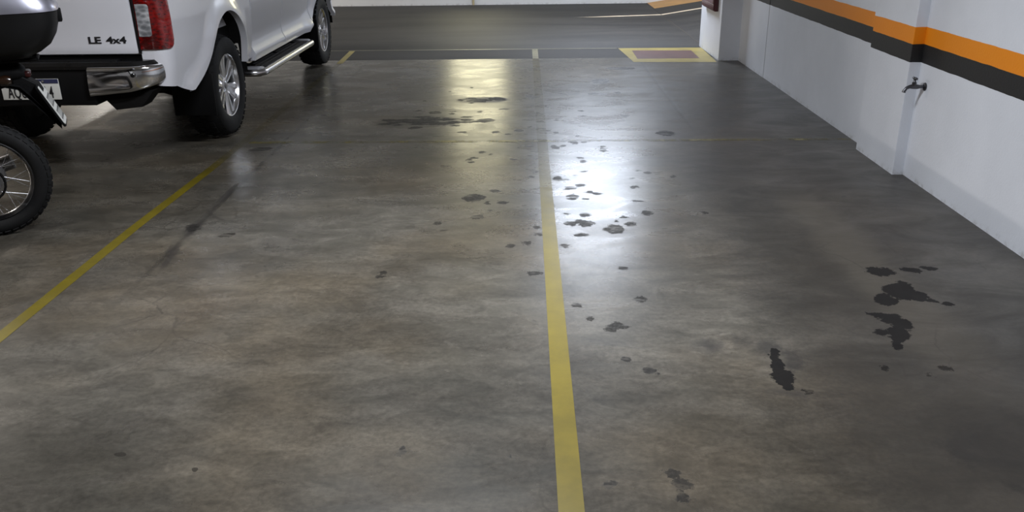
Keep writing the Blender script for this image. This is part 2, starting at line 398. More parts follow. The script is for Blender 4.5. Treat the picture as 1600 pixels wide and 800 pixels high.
M_red = paint('faded red floor paint', rgb(104, 70, 68), 0.18, 0.3)
M_pale = paint('pale thin line paint', rgb(140, 134, 108), 0.3, 0.45)
M_streak = paint('painted light streak', rgb(250, 228, 196), 0.1, 0.2, fade=(0, 1.5, 0.75, 0.0))  # streak of light across driveway and ramp, put into the colour
M_kerb = paint('orange yellow apron paint', rgb(196, 138, 36), 0.12, 0.25)

# ------------------------------------------------------------------ structure
XW, XP, XF = 2.43, 2.36, 2.20
Y0, Y1, Y2, YB = -4.0, 10.13, 10.87, 16.43
fme = floor_mesh(-13, 2.6, Y0-0.1, Y1); fme.materials.append(M_floor)
floor = bpy.data.objects.new('floor', fme); COL.objects.link(floor); struct(floor)
bm = B(); box(bm, -13, 2.6, Y1, Y2, -0.2, 0)
obj('dark_strip', bm, M_strip, floor, False)['label'] = 'dark strip across the mouth of the bays'
bm = B(); box(bm, -13, 2.25, Y2, YB+0.1, -0.2, 0)
obj('driveway', bm, M_drive, floor, False)['label'] = 'rough grey driveway behind the bays'
S = 0.15
bm = B()   # ramp climbing to the right
prism(bm, [(2.25, -0.2), (10, -0.2), (10, S*7.75), (2.25, 0)], lambda a, b, d: (a, d, b), Y2, YB+0.1)
obj('ramp', bm, M_drive, floor, False)['label'] = 'grey ramp rising to the right beyond the pillar'
bm = B(); box(bm, 2.243, 2.262, Y2, YB, -0.01, 0.0012)
obj('ramp_joint', bm, mat('joint filler', rgb(58, 52, 46), 0.9), floor, False)

def line(name, pts, wd, mt, label=None, z=0.0009, slope=False):
    bm = B(); n = len(pts); rows = []
    for i, p in enumerate(pts):
        d = (Vector(pts[min(i+1, n-1)]) - Vector(pts[max(i-1, 0)])).normalized(); q = Vector((-d.y, d.x))*wd/2
        zz = lambda x: z + (max(0, x-2.25)*S if slope else 0)
        rows.append([(p[0]+q.x, p[1]+q.y, zz(p[0])), (p[0]-q.x, p[1]-q.y, zz(p[0]))])
    grid(bm, rows)
    o = obj(name, bm, mt, floor, False)
    if label: o['label'] = label
    return o
line('painted_line_or_light_streak', [(0.126, 0.8), (0.126, 10.13)], 0.076, M_yelC, 'yellow line between the two empty bays')
line('painted_line_or_light_streak', [(-2.17, 1.0), (-2.172, 4.4), (-2.144, 5.6), (-2.145, 10.0)], 0.062, M_yelL, 'yellow line beside the motorcycle and pickup')
line('painted_line_or_light_streak', [(0.124, 10.13), (0.124, 10.86)], 0.07, M_pale, 'pale end of the centre line on the dark strip')
line('painted_line_or_light_streak', [(-2.14, 9.9), (-2.17, 10.86)], 0.07, M_yelbox, 'pale end of the left line on the dark strip')
line('painted_line_or_light_streak', [(-2.1, 6.28), (2.42, 6.24)], 0.06, M_ghost, 'almost worn away yellow cross line')
line('painted_line_or_light_streak', [(-6, 10.9), (1.15, 10.88)], 0.03, M_pale, 'thin pale line along the driveway edge')
line('painted_line_or_light_streak', [(0.6, 14.27), (1.15, 14.30), (2.25, 14.52)], 0.11, M_streak, 'streak of light painted on the driveway')
line('painted_line_or_light_streak', [(2.25, 14.52), (5.0, 14.55)], 0.11, M_streak, 'streak of light painted on the ramp', slope=True)
bm = B(); z = 0.0012   # red box with yellow border
o4 = [(1.235, 9.82), (2.165, 9.76), (2.199, 10.86), (1.165, 10.88)]; i4 = [(1.305, 10.035), (2.025, 10.035), (2.035, 10.64), (1.315, 10.68)]
ov = [bm.verts.new((x, y, z)) for x, y in o4]; iv = [bm.verts.new((x, y, z)) for x, y in i4]
for i in range(4): bm.faces.new((ov[i], ov[(i+1) % 4], iv[(i+1) % 4], iv[i]))
obj('box_border', bm, M_yelbox, floor, False)['label'] = 'yellow border of the painted floor box'
bm = B(); bm.faces.new([bm.verts.new((x, y, z)) for x, y in i4])
obj('box_fill', bm, M_red, floor, False)['label'] = 'faded red inside of the painted floor box'
bm = B(); grid(bm, [[(2.27, 15.45, 0.004), (2.27, YB, 0.004)], [(5.5, 15.35, 3.25*S+0.002), (5.5, YB, 3.25*S+0.002)]])
obj('ramp_apron', bm, M_kerb, floor, False)['label'] = 'orange painted strip along the foot of the ramp wall'

bm = B(); box(bm, XW, XW+0.2, Y0, 9.88, 0, CEIL)
struct(obj('wall_right', bm, M_wallR, smooth=False))
bm = B(); box(bm, XP, XW+0.02, 5.32, 5.96, -0.01, CEIL, 0.004)
struct(obj('trim_1', bm, M_wallR, smooth=False), 'shallow white pilaster with orange and black bands')
bm = B(); box(bm, 2.426, XW+0.02, 8.78, 9.9, -0.01, CEIL, 0.003)
struct(obj('trim_2', bm, M_wallR, smooth=False), 'slightly raised wall panel beside the far pillar')
bm = B(); box(bm, XF, XW+0.35, 9.86, 11.0, -0.01, CEIL, 0.006)
struct(obj('trim_3', bm, M_wallR, smooth=False), 'white pillar at the corner of the ramp')
bm = B(); box(bm, XW+0.3, 10, 10.7, 10.87, -0.2, CEIL+1.6)
struct(obj('wall_ramp', bm, M_wall, smooth=False))
# far wall with a lit frosted window
WX0, WX1, WZ0, WZ1 = -1.43, -0.38, 0.98, 2.55
bm = B()
box(bm, -13, WX0, YB, YB+0.2, -0.2, CEIL); box(bm, WX1, 10, YB, YB+0.2, -0.2, CEIL+1.6)
box(bm, WX0, WX1, YB, YB+0.2, -0.2, WZ0); box(bm, WX0, WX1, YB, YB+0.2, WZ1, CEIL)
struct(obj('wall_back', bm, M_wallB, smooth=False))
bm = B(); box(bm, WX0, WX1, YB+0.08, YB+0.09, WZ0, WZ1)
win = struct(obj('window_1', bm, mat('lit frosted glass', (1.0, 0.93, 0.62, 1), 0.5, emit=3.2, vary=0.05), smooth=False))
bm = B()
for a, b, c, d in ((WX0, WX1, WZ0, WZ0+0.04), (WX0, WX1, WZ1-0.04, WZ1), (WX0, WX0+0.04, WZ0, WZ1), (WX1-0.04, WX1, WZ0, WZ1)):
    box(bm, a, b, YB+0.03, YB+0.075, c, d, 0.004)
obj('window_frame', bm, mat('grey window frame', rgb(150, 150, 150), 0.4), win)
bm = B(); box(bm, -13.2, -13, Y0-0.1, YB+0.2, -0.2, CEIL); struct(obj('wall_left', bm, M_wall, smooth=False))
bm = B(); box(bm, -13.2, XW+0.2, Y0-0.3, Y0-0.1, -0.2, CEIL); struct(obj('wall_front', bm, M_wall, smooth=False))
bm = B(); box(bm, -13.2, XW+0.6, Y0-0.3, YB+0.2, CEIL, CEIL+0.2); struct(obj('ceiling', bm, M_ceil, smooth=False))
bm = B(); prism(bm, [(XW+0.5, CEIL), (10, CEIL+1.2), (10, CEIL+1.4), (XW+0.5, CEIL+0.2)], lambda a, b, d: (a, d, b), 10.7, YB+0.2)
struct(obj('ceiling_ramp', bm, M_ceil, smooth=False))

# ------------------------------------------------------------------ shared materials
M_white = mat('white car paint', rgb(208, 208, 214), 0.32, coat=0.6, vary=0.02, scale=3)
M_black = mat('black plastic', rgb(13, 13, 14), 0.6, spec=0.12, vary=0.2, bump=0.1, bscale=200)
M_blackg = mat('glossy black plastic', rgb(11, 11, 13), 0.3, coat=0.2)
M_under = mat('dark underbody', rgb(11, 10, 10), 0.9, spec=0.2, vary=0.3)
M_rubber = mat('tyre rubber', rgb(15, 15, 16), 0.78, spec=0.3, vary=0.25, bump=0.15, bscale=60)
M_chrome = mat('chrome', (0.78, 0.78, 0.79, 1), 0.09, metal=1.0, vary=0.03)
M_alu = mat('bright alloy', (0.72, 0.72, 0.74, 1), 0.24, metal=1.0, vary=0.05)
M_steel = mat('grey steel', (0.35, 0.35, 0.36, 1), 0.4, metal=1.0, vary=0.15)
M_glass = mat('tinted glass', rgb(12, 14, 16), 0.06, coat=0.5)
def lens_mat(name, c0, c1, metal, scale):
    mt, t = newmat(name); P = t.coord()
    vo = t.n.new('ShaderNodeTexVoronoi'); vo.inputs['Scale'].default_value = scale; t.put(vo.inputs['Vector'], t.mapping(P, scl=(1, 1, 1.8)))
    n_ = t.noise(P, scale*0.14, 2)[0]
    t.put(t.p.inputs['Base Color'], t.mix(t.ramp(t.math('ADD', n_, t.math('MULTIPLY', vo.outputs['Distance'], 0.3)), 0.45, 0.85), c0, c1))
    t.p.inputs['Metallic'].default_value = metal; t.p.inputs['Roughness'].default_value = 0.14
    t.p.inputs['Coat Weight'].default_value = 0.9; t.p.inputs['Coat Roughness'].default_value = 0.03
    t.bump(vo.outputs['Distance'], 0.3, 0.006)
    return mt
M_redl = lens_mat('red lamp lens', rgb(58, 3, 3), rgb(138, 9, 6), 0.0, 34)
M_clear = lens_mat('clear lamp lens', rgb(120, 122, 126), rgb(240, 241, 245), 0.35, 26)
M_amber = mat('dark amber lens', rgb(30, 16, 8), 0.2, coat=0.5)
M_platew = mat('plate white', rgb(206, 206, 202), 0.45, vary=0.06)
M_plateb = mat('plate blue band', rgb(40, 44, 78), 0.45)
M_ink = mat('dark lettering', rgb(22, 22, 26), 0.4)
M_tread = mat('ribbed step rubber', rgb(30, 26, 26), 0.7)
M_liner = mat('grey wheel liner', rgb(186, 182, 174), 0.85, vary=0.25, scale=20)

# ------------------------------------------------------------------ lamps of the car park
tube_m = mat('fluorescent tube', (0.95, 0.97, 1.0, 1), 0.4, emit=6.0, vary=0.0)
lamp_body = mat('white lamp tray', rgb(220, 220, 220), 0.4)
for (x, y, rz, pw, colr, lab) in LAMPS:
    zc = CEIL if x < 3 else CEIL + 0.33
    r_ = tag(empty('ceiling_lamp', (x, y, zc), rz), lab, 'lamp', 'twin tube ceiling lamps')
    bm = B(); prism(bm, [(-0.09, 0), (0.09, 0), (0.06, -0.05), (-0.06, -0.05)], lambda a, b, d: (d, a, b), -0.62, 0.62)
    obj('lamp_tray', bm, lamp_body, r_, False)
    for s in (-0.035, 0.035):
        bm = B(); tube(bm, [(-0.6, s, -0.066), (0.6, s, -0.066)], 0.014, 10)
        obj('lamp_tube', bm, tube_m, r_)
    ld = bpy.data.lights.new('tube_light', 'AREA'); ld.shape = 'RECTANGLE'; ld.size = 1.2; ld.size_y = 0.14
    ld.energy = pw; ld.color = colr
    lo = bpy.data.objects.new('tube_light', ld); COL.objects.link(lo); lo.parent = r_; lo.location = (0, 0, -0.085)

# ------------------------------------------------------------------ pickup truck
T = tag(empty('pickup_truck', (-3.15, 6.55, 0)), 'white crew cab pickup with LE 4x4 badge parked left of the yellow line', 'pickup truck')
WB = 3.3
ARCH = [(-0.78,.505),(-0.62,.56),(-0.52,.615),(-0.44,.69),(-0.37,.775),(-0.28,.86),(-0.18,.915),(-0.07,.945),(0.04,.945),(0.15,.915),(0.24,.865),(0.32,.785),(0.37,.70),(0.395,.61),(0.40,.50)]
def dens(poly, k=4):
    out = []
    for (a, b), (c, d) in zip(poly, poly[1:]):
        for i in range(k): out.append((a+(c-a)*i/k, b+(d-b)*i/k))
    out.append(poly[-1]); return out
def smooth_poly(p, it=3):
    for _ in range(it):
        p = [p[0]] + [tuple((p[i-1][k]+2*p[i][k]+p[i+1][k])/4 for k in (0, 1)) for i in range(1, len(p)-1)] + [p[-1]]
    return p
AR = smooth_poly(dens(ARCH, 4), 6)
def interp(v, tab):
    if v <= tab[0][0]: return tab[0][1]
    for (a, b), (c, d) in zip(tab, tab[1:]):
        if v <= c: return b+(d-b)*(v-a)/(c-a) if c > a else d
    return tab[-1][1]
XPROF = [(.40,.868),(.46,.885),(.50,.895),(.525,.900),(.55,.886),(.585,.868),(.66,.862),(.76,.884),(.88,.906),(1.0,.908),(1.1,.896),(1.27,.872)]
XBED = [(.40,.86),(.5,.872),(.60,.885),(.70,.900),(.80,.908),(1.0,.908),(1.1,.900),(1.27,.878)]
def flare(y, z, y0):
    d = min(math.hypot(y-y0-a, z-b) for a, b in AR)
    q = min(1, d/0.15); return 0.034*(1-q*q*(3-2*q)) if d < 0.15 else 0.0
def side_x(y, z, y0, prof):
    x = interp(z, prof) + flare(y, z, y0)
    return x
NZ = 22
def strip_rows(cols, ztop, y0, prof, sgn, mod=None):
    """cols: list of (y, zbottom)"""
    rows = []
    for y, zb in cols:
        r_ = []
        for k in range(NZ+1):
            q = k/NZ; q = q*(0.55+0.45*q)
            z_ = zb + (ztop-zb)*q
            x = side_x(y, z_, y0, prof)
            if mod: x += mod(y, z_)
            r_.append((sgn*x, y, z_))
        rows.append(r_)
    return rows
def lip(bm, cols, y0, prof, sgn, depth=0.05):
    a = [(sgn*side_x(y, z_, y0, prof), y, z_) for y, z_ in cols]
    b = [(sgn*(side_x(y, z_, y0, prof)-depth), y, z_+0.004) for y, z_ in cols]
    grid(bm, [a, b])

ARr = AR
bedcols = [(-1.02+.04*i, .575-.014*i) for i in range(6)] + ARr + [(y, .50) for y in (.43, .48, .53, .58, .62)]
BED_TOP = 1.27
YR = -1.13          # rear plane
for s in (-1, 1):
    bm = B(); rows = []
    # rear pillar face and rounded rear corner
    cx, rr = 0.075, 0.095
    for x in (.735, .76, .79, .81):
        rows.append([(s*x, YR, .60+(BED_TOP-.60)*(k/NZ)*(0.55+0.45*k/NZ)) for k in range(NZ+1)])
    for i in range(0, 7):
        a = R(15*i)
        zb = .60-.025*i/6
        rw = []
        for k in range(NZ+1):
            q = k/NZ; q = q*(0.55+0.45*q); z_ = zb+(BED_TOP-zb)*q
            X = side_x(-1.02, z_, 0, XBED)
            rw.append((s*(X-rr+rr*math.sin(a)), YR+rr-rr*math.cos(a), z_))
        rows.append(rw)
    rows += strip_rows(bedcols, BED_TOP, 0, XBED, s)
    rows.append([(s*.78, .62, p[2]) for p in rows[-1]])
    g = grid(bm, rows)
    top = [r_[-1].co for r_ in g]
    inner = [(s*min(abs(p.x)-0.07, .80), min(max(p.y, YR+.02), .6), BED_TOP+.012) for p in top]
    mid = [(s*(abs(p.x)-0.02), p.y+(0.01 if i < 8 else 0), BED_TOP+.014) for i, p in enumerate(top)]
    grid(bm, [[tuple(p) for p in top], mid, inner, [(p[0], p[1], .80) for p in inner]])
    lip(bm, [(-0.84, .505)]+ARr, 0, XBED, s)
    obj('bed_side', bm, M_white, T, angle=50)
bm = B(); box(bm, -.80, .80, YR+.04, .62, .70, .80); box(bm, -.80, .80, .56, .62, .50, BED_TOP-.02); 
obj('bed_floor', bm, M_black, T, False)

# tailgate
bm = B()
prof = [(-1.06, .785), (-1.115, .79), (-1.135, .80), (-1.142, .825), (-1.137, .85), (-1.139, 1.0), (-1.142, 1.15), (-1.135, 1.25), (-1.11, 1.275), (-1.06, 1.275)]
xs = [-.722, -.718, -.70, -.35, 0, .35, .70, .718, .722]
rows = []
for i, x in enumerate(xs):
    k = .012 if i in (0, 8) else (.004 if i in (1, 7) else 0)
    rows.append([(x - (0.018*(z_-.785)/.49 if x > 0 else -0.018*(z_-.785)/.49), y+k, z_) for y, z_ in prof])
grid(bm, rows); bm.faces.new([bm.verts.new(p) for p in rows[0]]); bm.faces.new([bm.verts.new(p) for p in rows[-1]])
tg = obj('tailgate', bm, M_white, T, angle=30)
bm = B(); box(bm, -.11, .11, -1.155, -1.13, 1.10, 1.17, .008); obj('tailgate_handle', bm, M_blackg, tg)
face = Matrix.Rotation(R(90), 4, 'X')
text_mesh('badge_lettering', 'LE', 0.0575, M_ink, tg, Matrix.Translation((.414, -1.139, .866)) @ face, .003, 0.0014, 1.46)
text_mesh('badge_lettering', '4x4', 0.0575, M_ink, tg, Matrix.Translation((.53, -1.139, .866)) @ face, .003, 0.0014, 1.46)

# tail lamps
def lamp_patch(s, u0, u1, z0, z1, off, rad=0.05):
    """patch over the rear corner; u: 0 at x=.735 on the rear face, growing around the corner"""
    rr = 0.095
    def pt(u, z_):
        X = side_x(-1.02, z_, 0, XBED); cx = X-rr; L0 = cx-.72
        if u < L0: return (s*(.72+u), YR-off, z_)
        a = (u-L0)/rr
        if a < math.pi/2: return (s*(cx+(rr+off)*math.sin(a)), YR+rr-(rr+off)*math.cos(a), z_)
        return (s*(X+off), YR+rr+(u-L0-rr*math.pi/2), z_)
    rows = []; nu, nz = 22, 16
    for i in range(nu+1):
        u = u0+(u1-u0)*i/nu
        du = max(0, u-(u1-rad))
        cut = rad-math.sqrt(max(0, rad*rad-du*du))
        rows.append([pt(u, z0+cut+(z1-z0-2*cut)*k/nz) for k in range(nz+1)])
    return rows
for s in (-1, 1):
    bm = B(); a = lamp_patch(s, 0.02, .235, .825, 1.27, .012, .05); b = lamp_patch(s, 0.02, .235, .825, 1.27, -.004, .05)
    g1 = grid(bm, a); g2 = grid(bm, b)
    for r1, r2_ in ((g1[0], g2[0]), (g1[-1], g2[-1]), ([x[0] for x in g1], [x[0] for x in g2]), ([x[-1] for x in g1], [x[-1] for x in g2])):
        for k in range(len(r1)-1): bm.faces.new((r1[k], r1[k+1], r2_[k+1], r2_[k]))
    lp = obj('tail_lamp', bm, M_redl, T, angle=60)
    bm = B(); grid(bm, lamp_patch(s, .026, .105, .905, 1.10, .0155, .015)); o = obj('reversing_lens', bm, M_clear, lp, angle=60); o['label'] = 'clear lens inside the red tail lamp'
    bm = B(); grid(bm, lamp_patch(s, .002, .022, .80, 1.27, .008, .001)); obj('lamp_edge_strip', bm, M_blackg, lp)

# rear bumper
def bump_path(n=16):
    P_ = []
    for i in range(5): P_.append((.42+.25*i/4, -1.255+.010*i/4))
    for i in range(1, 11):
        a = R(90*i/10); P_.append((.67+.178*math.sin(a), -1.245+.155*(1-math.cos(a))))
    P_.append((.848, -1.07)); return P_
path = bump_path()
for s in (-1, 1):
    bm = B(); rows = []
    Lp = len(path)
    for i, (x, y) in enumerate(path):
        q = i/(Lp-1)
        zb = .552+.085*q; zt = .738
        nx, ny = (0, -1)
        if 4 < i: a = R(min(90, 90*(i-4)/10)); nx, ny = math.sin(a), -math.cos(a)
        rw = []
        for k in range(11):
            v = k/10; vv = (0, .03, .09, .2, .35, .5, .65, .8, .91, .97, 1)[k]; z_ = zb+(zt-zb)*vv
            bul = .012*(1-(2*v-1)**2)
            edge = -.022 if k in (0, 10) else (-.003 if k in (1, 9) else 0)
            sh = -.016*(1-v) if i == 0 else 0
            rw.append((s*(x+nx*(bul+edge)+(.014*v if i == 0 else 0)), y+ny*(bul+edge), z_))
        rows.append(rw)
    first = [(p[0], p[1]+.05, p[2]) for p in rows[0]]
    grid(bm, [first]+rows)
    cb = obj('bumper_corner', bm, M_chrome, T, angle=50); cb['label'] = 'chrome corner of the rear bumper'
    bm = B(); lathe(bm, [(0, .004), (.011, .004), (.013, .002), (.013, -.01)], (s*.715, -1.268, .686), (0, -1, 0), 20); obj('parking_sensor', bm, M_blackg, cb)
bm = B()   # centre of the bumper with step pad
box(bm, -.44, .44, -1.225, -1.05, .492, .735, .012)
box(bm, -.60, .60, -1.20, -1.0, .60, .77, .01)
bc = obj('bumper_centre', bm, M_black, T)
bm = B()
rows = []
for s_ in range(2):
    pass
pth = [(-x, y) for x, y in path[::-1]] + path
outer = [(x*0.985, y+.008, .742) for x, y in pth]; up1 = [(x*0.972, y+.022, .762) for x, y in pth]; inn = [(x*0.80, max(y+.10, -1.10), .765) for x, y in pth]
grid(bm, [[(p[0], p[1]+.004, .72) for p in outer], outer, up1, inn]); obj('step_pad', bm, M_blackg, bc, angle=40)
# plate
pl = B(); box(pl, -.145, .225, -1.236, -1.228, .535, .665, .002)
lpz = obj('license_plate', pl, M_platew, T); lpz['label'] = 'white number plate in the rear bumper'
bm = B(); box(bm, -.143, .223, -1.239, -1.234, .637, .664, .001); obj('plate_band', bm, M_plateb, lpz, False)
face_t = lambda x, z_: Matrix.Translation((x, -1.2385, z_)) @ face
for i, ch in ((0, 'A'), (1, 'Q'), (2, 'U'), (5, '5'), (6, '4')):
    text_mesh('plate_character', ch, 0.104, M_ink, lpz, face_t(-.089+.043*i, .547), .001, 0.001, .52, 'CENTER')
for x in (-.06, .13):
    bm = B(); lathe(bm, [(0, .006), (.007, .005), (.008, 0)], (x, -1.239, .65), (0, -1, 0), 12); obj('plate_bolt', bm, M_steel, lpz)
# tow bracket under the bumper
for s in (-1, 1):
    bm = B(); prism(bm, [(s*.44, .56), (s*.80, .58), (s*.70, .47), (s*.53, .452)], lambda a, b, d: (a, d, b), -1.18, -1.02, .008)
    obj('tow_bracket', bm, M_under, T)

# cab + front wings (lower body)
ARf = [(a+WB, b) for a, b in AR]
def zsill(y): return .468
cabcols = [(.655+.062*i, .468) for i in range(0, 30)]
cabcols = [c for c in cabcols if c[0] < ARf[0][0]-.03]
ARf2 = [(y, b if y > WB-.55 else .468+(b-.505)*1.25 if b < .56 else b) for y, b in ARf]
cabcols += ARf2 + [(WB+.44, .50), (WB+.5, .50), (WB+.56, .50)]
def topz(y): return 1.16 if y < 2.75 else 1.16-.06*((y-2.75)/1.2)
def door_mod(y, z_):
    d = min(abs(y-1.62), abs(y-2.66)); return -.012 if d < .008 and .5 < z_ < 1.15 else 0
extra = []
for c in (1.62, 2.66):
    for e in (-.012, -.006, .006, .012): extra.append((c+e, interp(c+e, sorted(cabcols))))
cabcols = sorted(set(cabcols+extra), key=lambda c: c[0])
bm = B()
nose = []
for s in (-1, 1):
    rows = []
    for y, zb in cabcols:
        rows += strip_rows([(y, zb)], topz(y), WB, XPROF, s, door_mod)
    # rounded front corner
    yl = cabcols[-1][0]; rr = .34
    for i in range(1, 8):
        a = R(90*i/8*.92)
        base = strip_rows([(yl, .50)], topz(yl), WB, XPROF, s)[0]
        rows.append([(s*(abs(p[0])-rr*(1-math.cos(a))*1.1), yl+rr*.95*math.sin(a), p[2]-.05*(i/7)*(p[2] > .9)) for p in base])
    rows.insert(0, [(s*.78, .655, p[2]) for p in rows[0]])
    grid(bm, rows); nose.append(rows[-1])
    lip(bm, ARf2, WB, XPROF, s)
    # under-sill return
    grid(bm, [[(s*side_x(y, zb, WB, XPROF), y, zb) for y, zb in cabcols if y < 2.5], [(s*.74, y, zb-.01) for y, zb in cabcols if y < 2.5]])
grid(bm, nose)
# hood
hood = []
for q in [i/8 for i in range(9)]:
    y = 2.70+q*1.42
    hw = .893-.22*max(0, (q-.62)/.38)**2
    hood.append([(hw*math.sin(R(90)*v), y - .05*abs(v)**2, topz(min(y, 3.9))+.075*(1-abs(v)**3)*(1-.35*q*q)-.05*q**6) for v in [-1+j/8 for j in range(17)]])
grid(bm, hood)
body = obj('cab_body', bm, M_white, T, angle=40)
# greenhouse
def gh(y, z_, inset): return None
gp = [(.70, 1.15), (.74, 1.50), (.98, 1.76), (1.4, 1.80), (1.75, 1.79), (2.05, 1.72), (2.75, 1.17)]
bm = B(); rows = []
for y, z_ in gp:
    hw = .875-.19*(z_-1.15)/.65
    rows.append([(-hw, y, z_), (-hw*.9, y, z_+.018), (0, y, z_+.03), (hw*.9, y, z_+.018), (hw, y, z_)])
grid(bm, rows)
for s in (-1, 1):
    lo = [(s*.885, y, 1.15) for y, z_ in gp]; hi = [(s*(.875-.19*(z_-1.15)/.65), y, z_) for y, z_ in gp]
    grid(bm, [lo, hi])
obj('cab_roof', bm, M_white, T, angle=45)
def quad_win(name, pts, lab=None):
    bm = B(); n = len(pts); c = sum((Vector(p) for p in pts), Vector())/n
    nrm = (Vector(pts[1])-Vector(pts[0])).cross(Vector(pts[2])-Vector(pts[0])).normalized()
    lo = [bm.verts.new(Vector(p)-nrm*.004) for p in pts]; hi = [bm.verts.new(Vector(p)+nrm*.004) for p in pts]
    bm.faces.new(lo); bm.faces.new(hi)
    for i in range(n): bm.faces.new((lo[i], lo[(i+1) % n], hi[(i+1) % n], hi[i]))
    return obj(name, bm, M_glass, T, False)
sw = lambda s, y, z_: (s*(.885-.20*(z_-1.15)/.65+.006), y, z_)
for s in (-1, 1):
    quad_win('side_window', [sw(s, .92, 1.2), sw(s, 1.58, 1.2), sw(s, 1.58, 1.68), sw(s, 1.08, 1.68)])
    quad_win('side_window', [sw(s, 1.66, 1.2), sw(s, 2.55, 1.2), sw(s, 1.98, 1.66), sw(s, 1.66, 1.68)])
quad_win('windscreen', [(-.78, 2.70, 1.24), (.78, 2.70, 1.24), (.66, 2.10, 1.71), (-.66, 2.10, 1.71)])
quad_win('rear_window', [(-.70, .69, 1.22), (.70, .69, 1.22), (.66, .725, 1.50), (-.66, .725, 1.50)])
for s in (-1, 1):
    bm = B(); box(bm, s*.98-.11, s*.98+.11, 2.35, 2.47, 1.16, 1.34, .035); box(bm, min(s*.86, s*.95), max(s*.86, s*.95), 2.40, 2.45, 1.17, 1.21, .01)
    obj('wing_mirror', bm, M_chrome, T)
    for yy in (1.45, 2.42):
        bm = B(); box(bm, min(s*.895, s*.925), max(s*.895, s*.925), yy, yy+.15, 1.02, 1.045, .01); obj('door_handle', bm, M_chrome, T)
    bm = B(); lathe(bm, [(0, .008), (.012, .006), (.02, 0)], (s*.921, 2.82, .80), (s, 0, 0), 16); bmesh.ops.scale(bm, vec=(1, 1.6, 1), space=Matrix.Translation((0, -2.82, 0)), verts=bm.verts)
    obj('side_marker', bm, M_clear, T)
    bm = B(); box(bm, min(s*.52, s*.80), max(s*.52, s*.80), 4.02, 4.14, .86, 1.0, .04); obj('headlamp', bm, M_clear, T)
bm = B(); box(bm, -.50, .50, 4.14, 4.19, .80, 1.0, .02); obj('grille', bm, M_blackg, T)
bm = B(); box(bm, -.80, .80, 4.10, 4.24, .45, .66, .05); obj('front_bumper', bm, M_white, T)

# running boards
M_cap = mat('satin silver', (0.62, 0.62, 0.66, 1), 0.42, metal=0.6)
for s in (-1, 1):
    bm = B(); x0, x1, ya, yb, zt = .735, .95, .60, 2.46, .405
    pts = []
    for q in range(9): a = R(180+90*q/8); pts.append((x1-.10+.10*math.cos(R(0-90+90*q/8)), ya+.10+.10*math.sin(R(-90+90*q/8))))
    for q in range(9): a = R(90*q/8); pts.append((x1-.10+.10*math.cos(a), yb-.10+.10*math.sin(a)))
    edge = [(x0, ya)] + pts + [(x0, yb)]
    tube(bm, [(s*x, y, zt-.032) for x, y in edge], .030, 12)
    rb = obj('running_board', bm, M_alu, T, angle=60); rb['label'] = 'silver tube step under the doors'
    bm = B(); inn = [(x-.012 if x > x0 else x, y+(.014 if y < 1 else -.014)) for x, y in edge]
    prism(bm, inn, lambda a, b, d: (s*a, b, d), zt-.03, zt-.006)
    for k in range(3): 
        xr = .775+.05*k; box(bm, min(s*xr, s*(xr+.014)), max(s*xr, s*(xr+.014)), ya+.2, yb-.2, zt-.007, zt-.001)
    obj('step_tread', bm, M_tread, rb)
    for ye, dy in ((ya, 1), (yb, -1)):
        bm = B(); rows = []
        for q in range(7):
            u = q/6; yy = ye+dy*(-.02+.15*u); h_ = .036*math.sqrt(max(0.02, 1-(1-min(1, u*2.2))**2)); xo = x1+.004-.07*(1-min(1, u*1.8))**2
            rows.append([(s*xx, yy, zt-.032+zz) for xx, zz in ((x0, -h_), (xo-.03, -h_), (xo-.006, -h_*.6), (xo, 0), (xo-.006, h_*.6), (xo-.03, h_), (x0, h_))])
        g = grid(bm, rows, True); bm.faces.new(g[0]); bm.faces.new(g[-1]); obj('end_cap', bm, M_cap, rb, angle=60)
    for yy in (.85, 1.55, 2.2):
        bm = B(); tube(bm, [(s*.60, yy, .44), (s*.75, yy, .40), (s*.85, yy, .38)], .02, 8); obj('step_bracket', bm, M_under, rb)

# wheel wells, mudflaps
for y0, nm in ((0, 'rear'), (WB, 'front')):
    for s in (-1, 1):
        bm = B(); wl = [(y+y0, z_+.01) for y, z_ in AR]; wl = [(y0-.47, .42)] + [p for p in wl if p[0] > y0-.47] + [(y0+.41, .42)]
        grid(bm, [[(s*.895, y, z_) for y, z_ in wl], [(s*.56, y, z_) for y, z_ in wl]])
        bm.faces.new([bm.verts.new((s*.56, y, z_)) for y, z_ in wl])
        ww = obj('wheel_well', bm, M_under, T, angle=40)
        bm = B(); box(bm, min(s*.58, s*.85), max(s*.58, s*.85), y0+.385, y0+.40, .45, .80, .003); o = obj('liner_flap', bm, M_liner, ww, False)
    for s in (-1, 1):
        bm = B(); box(bm, min(s*.62, s*.925), max(s*.62, s*.925), y0-.50, y0-.485, .26, .56, .006)
        obj('mud_flap', bm, M_black, T)

# chassis
bm = B()
for s in (-1, 1):
    box(bm, s*.50-.05, s*.50+.05, -1.05, 4.0, .50, .62)
box(bm, -.60, .60, .70, 3.95, .46, .56); box(bm, -.5, .5, -1.0, -.9, .5, .6); box(bm, -.3, .3, 2.6, 3.9, .36, .5)
tube(bm, [(-.72, 0, .38), (.72, 0, .38)], .05, 12); lathe(bm, [(0, -.12), (.10, -.09), (.14, 0), (.10, .09), (0, .12)], (0, 0, .38), (0, 1, 0), 16)
tube(bm, [(-.72, WB, .38), (.72, WB, .38)], .04, 12)
for s in (-1, 1): tube(bm, [(s*.55, -.62, .50), (s*.55, -.3, .40), (s*.55, 0, .34), (s*.55, .3, .40), (s*.55, .62, .50)], .03, 8)
obj('chassis', bm, M_under, T, angle=50)

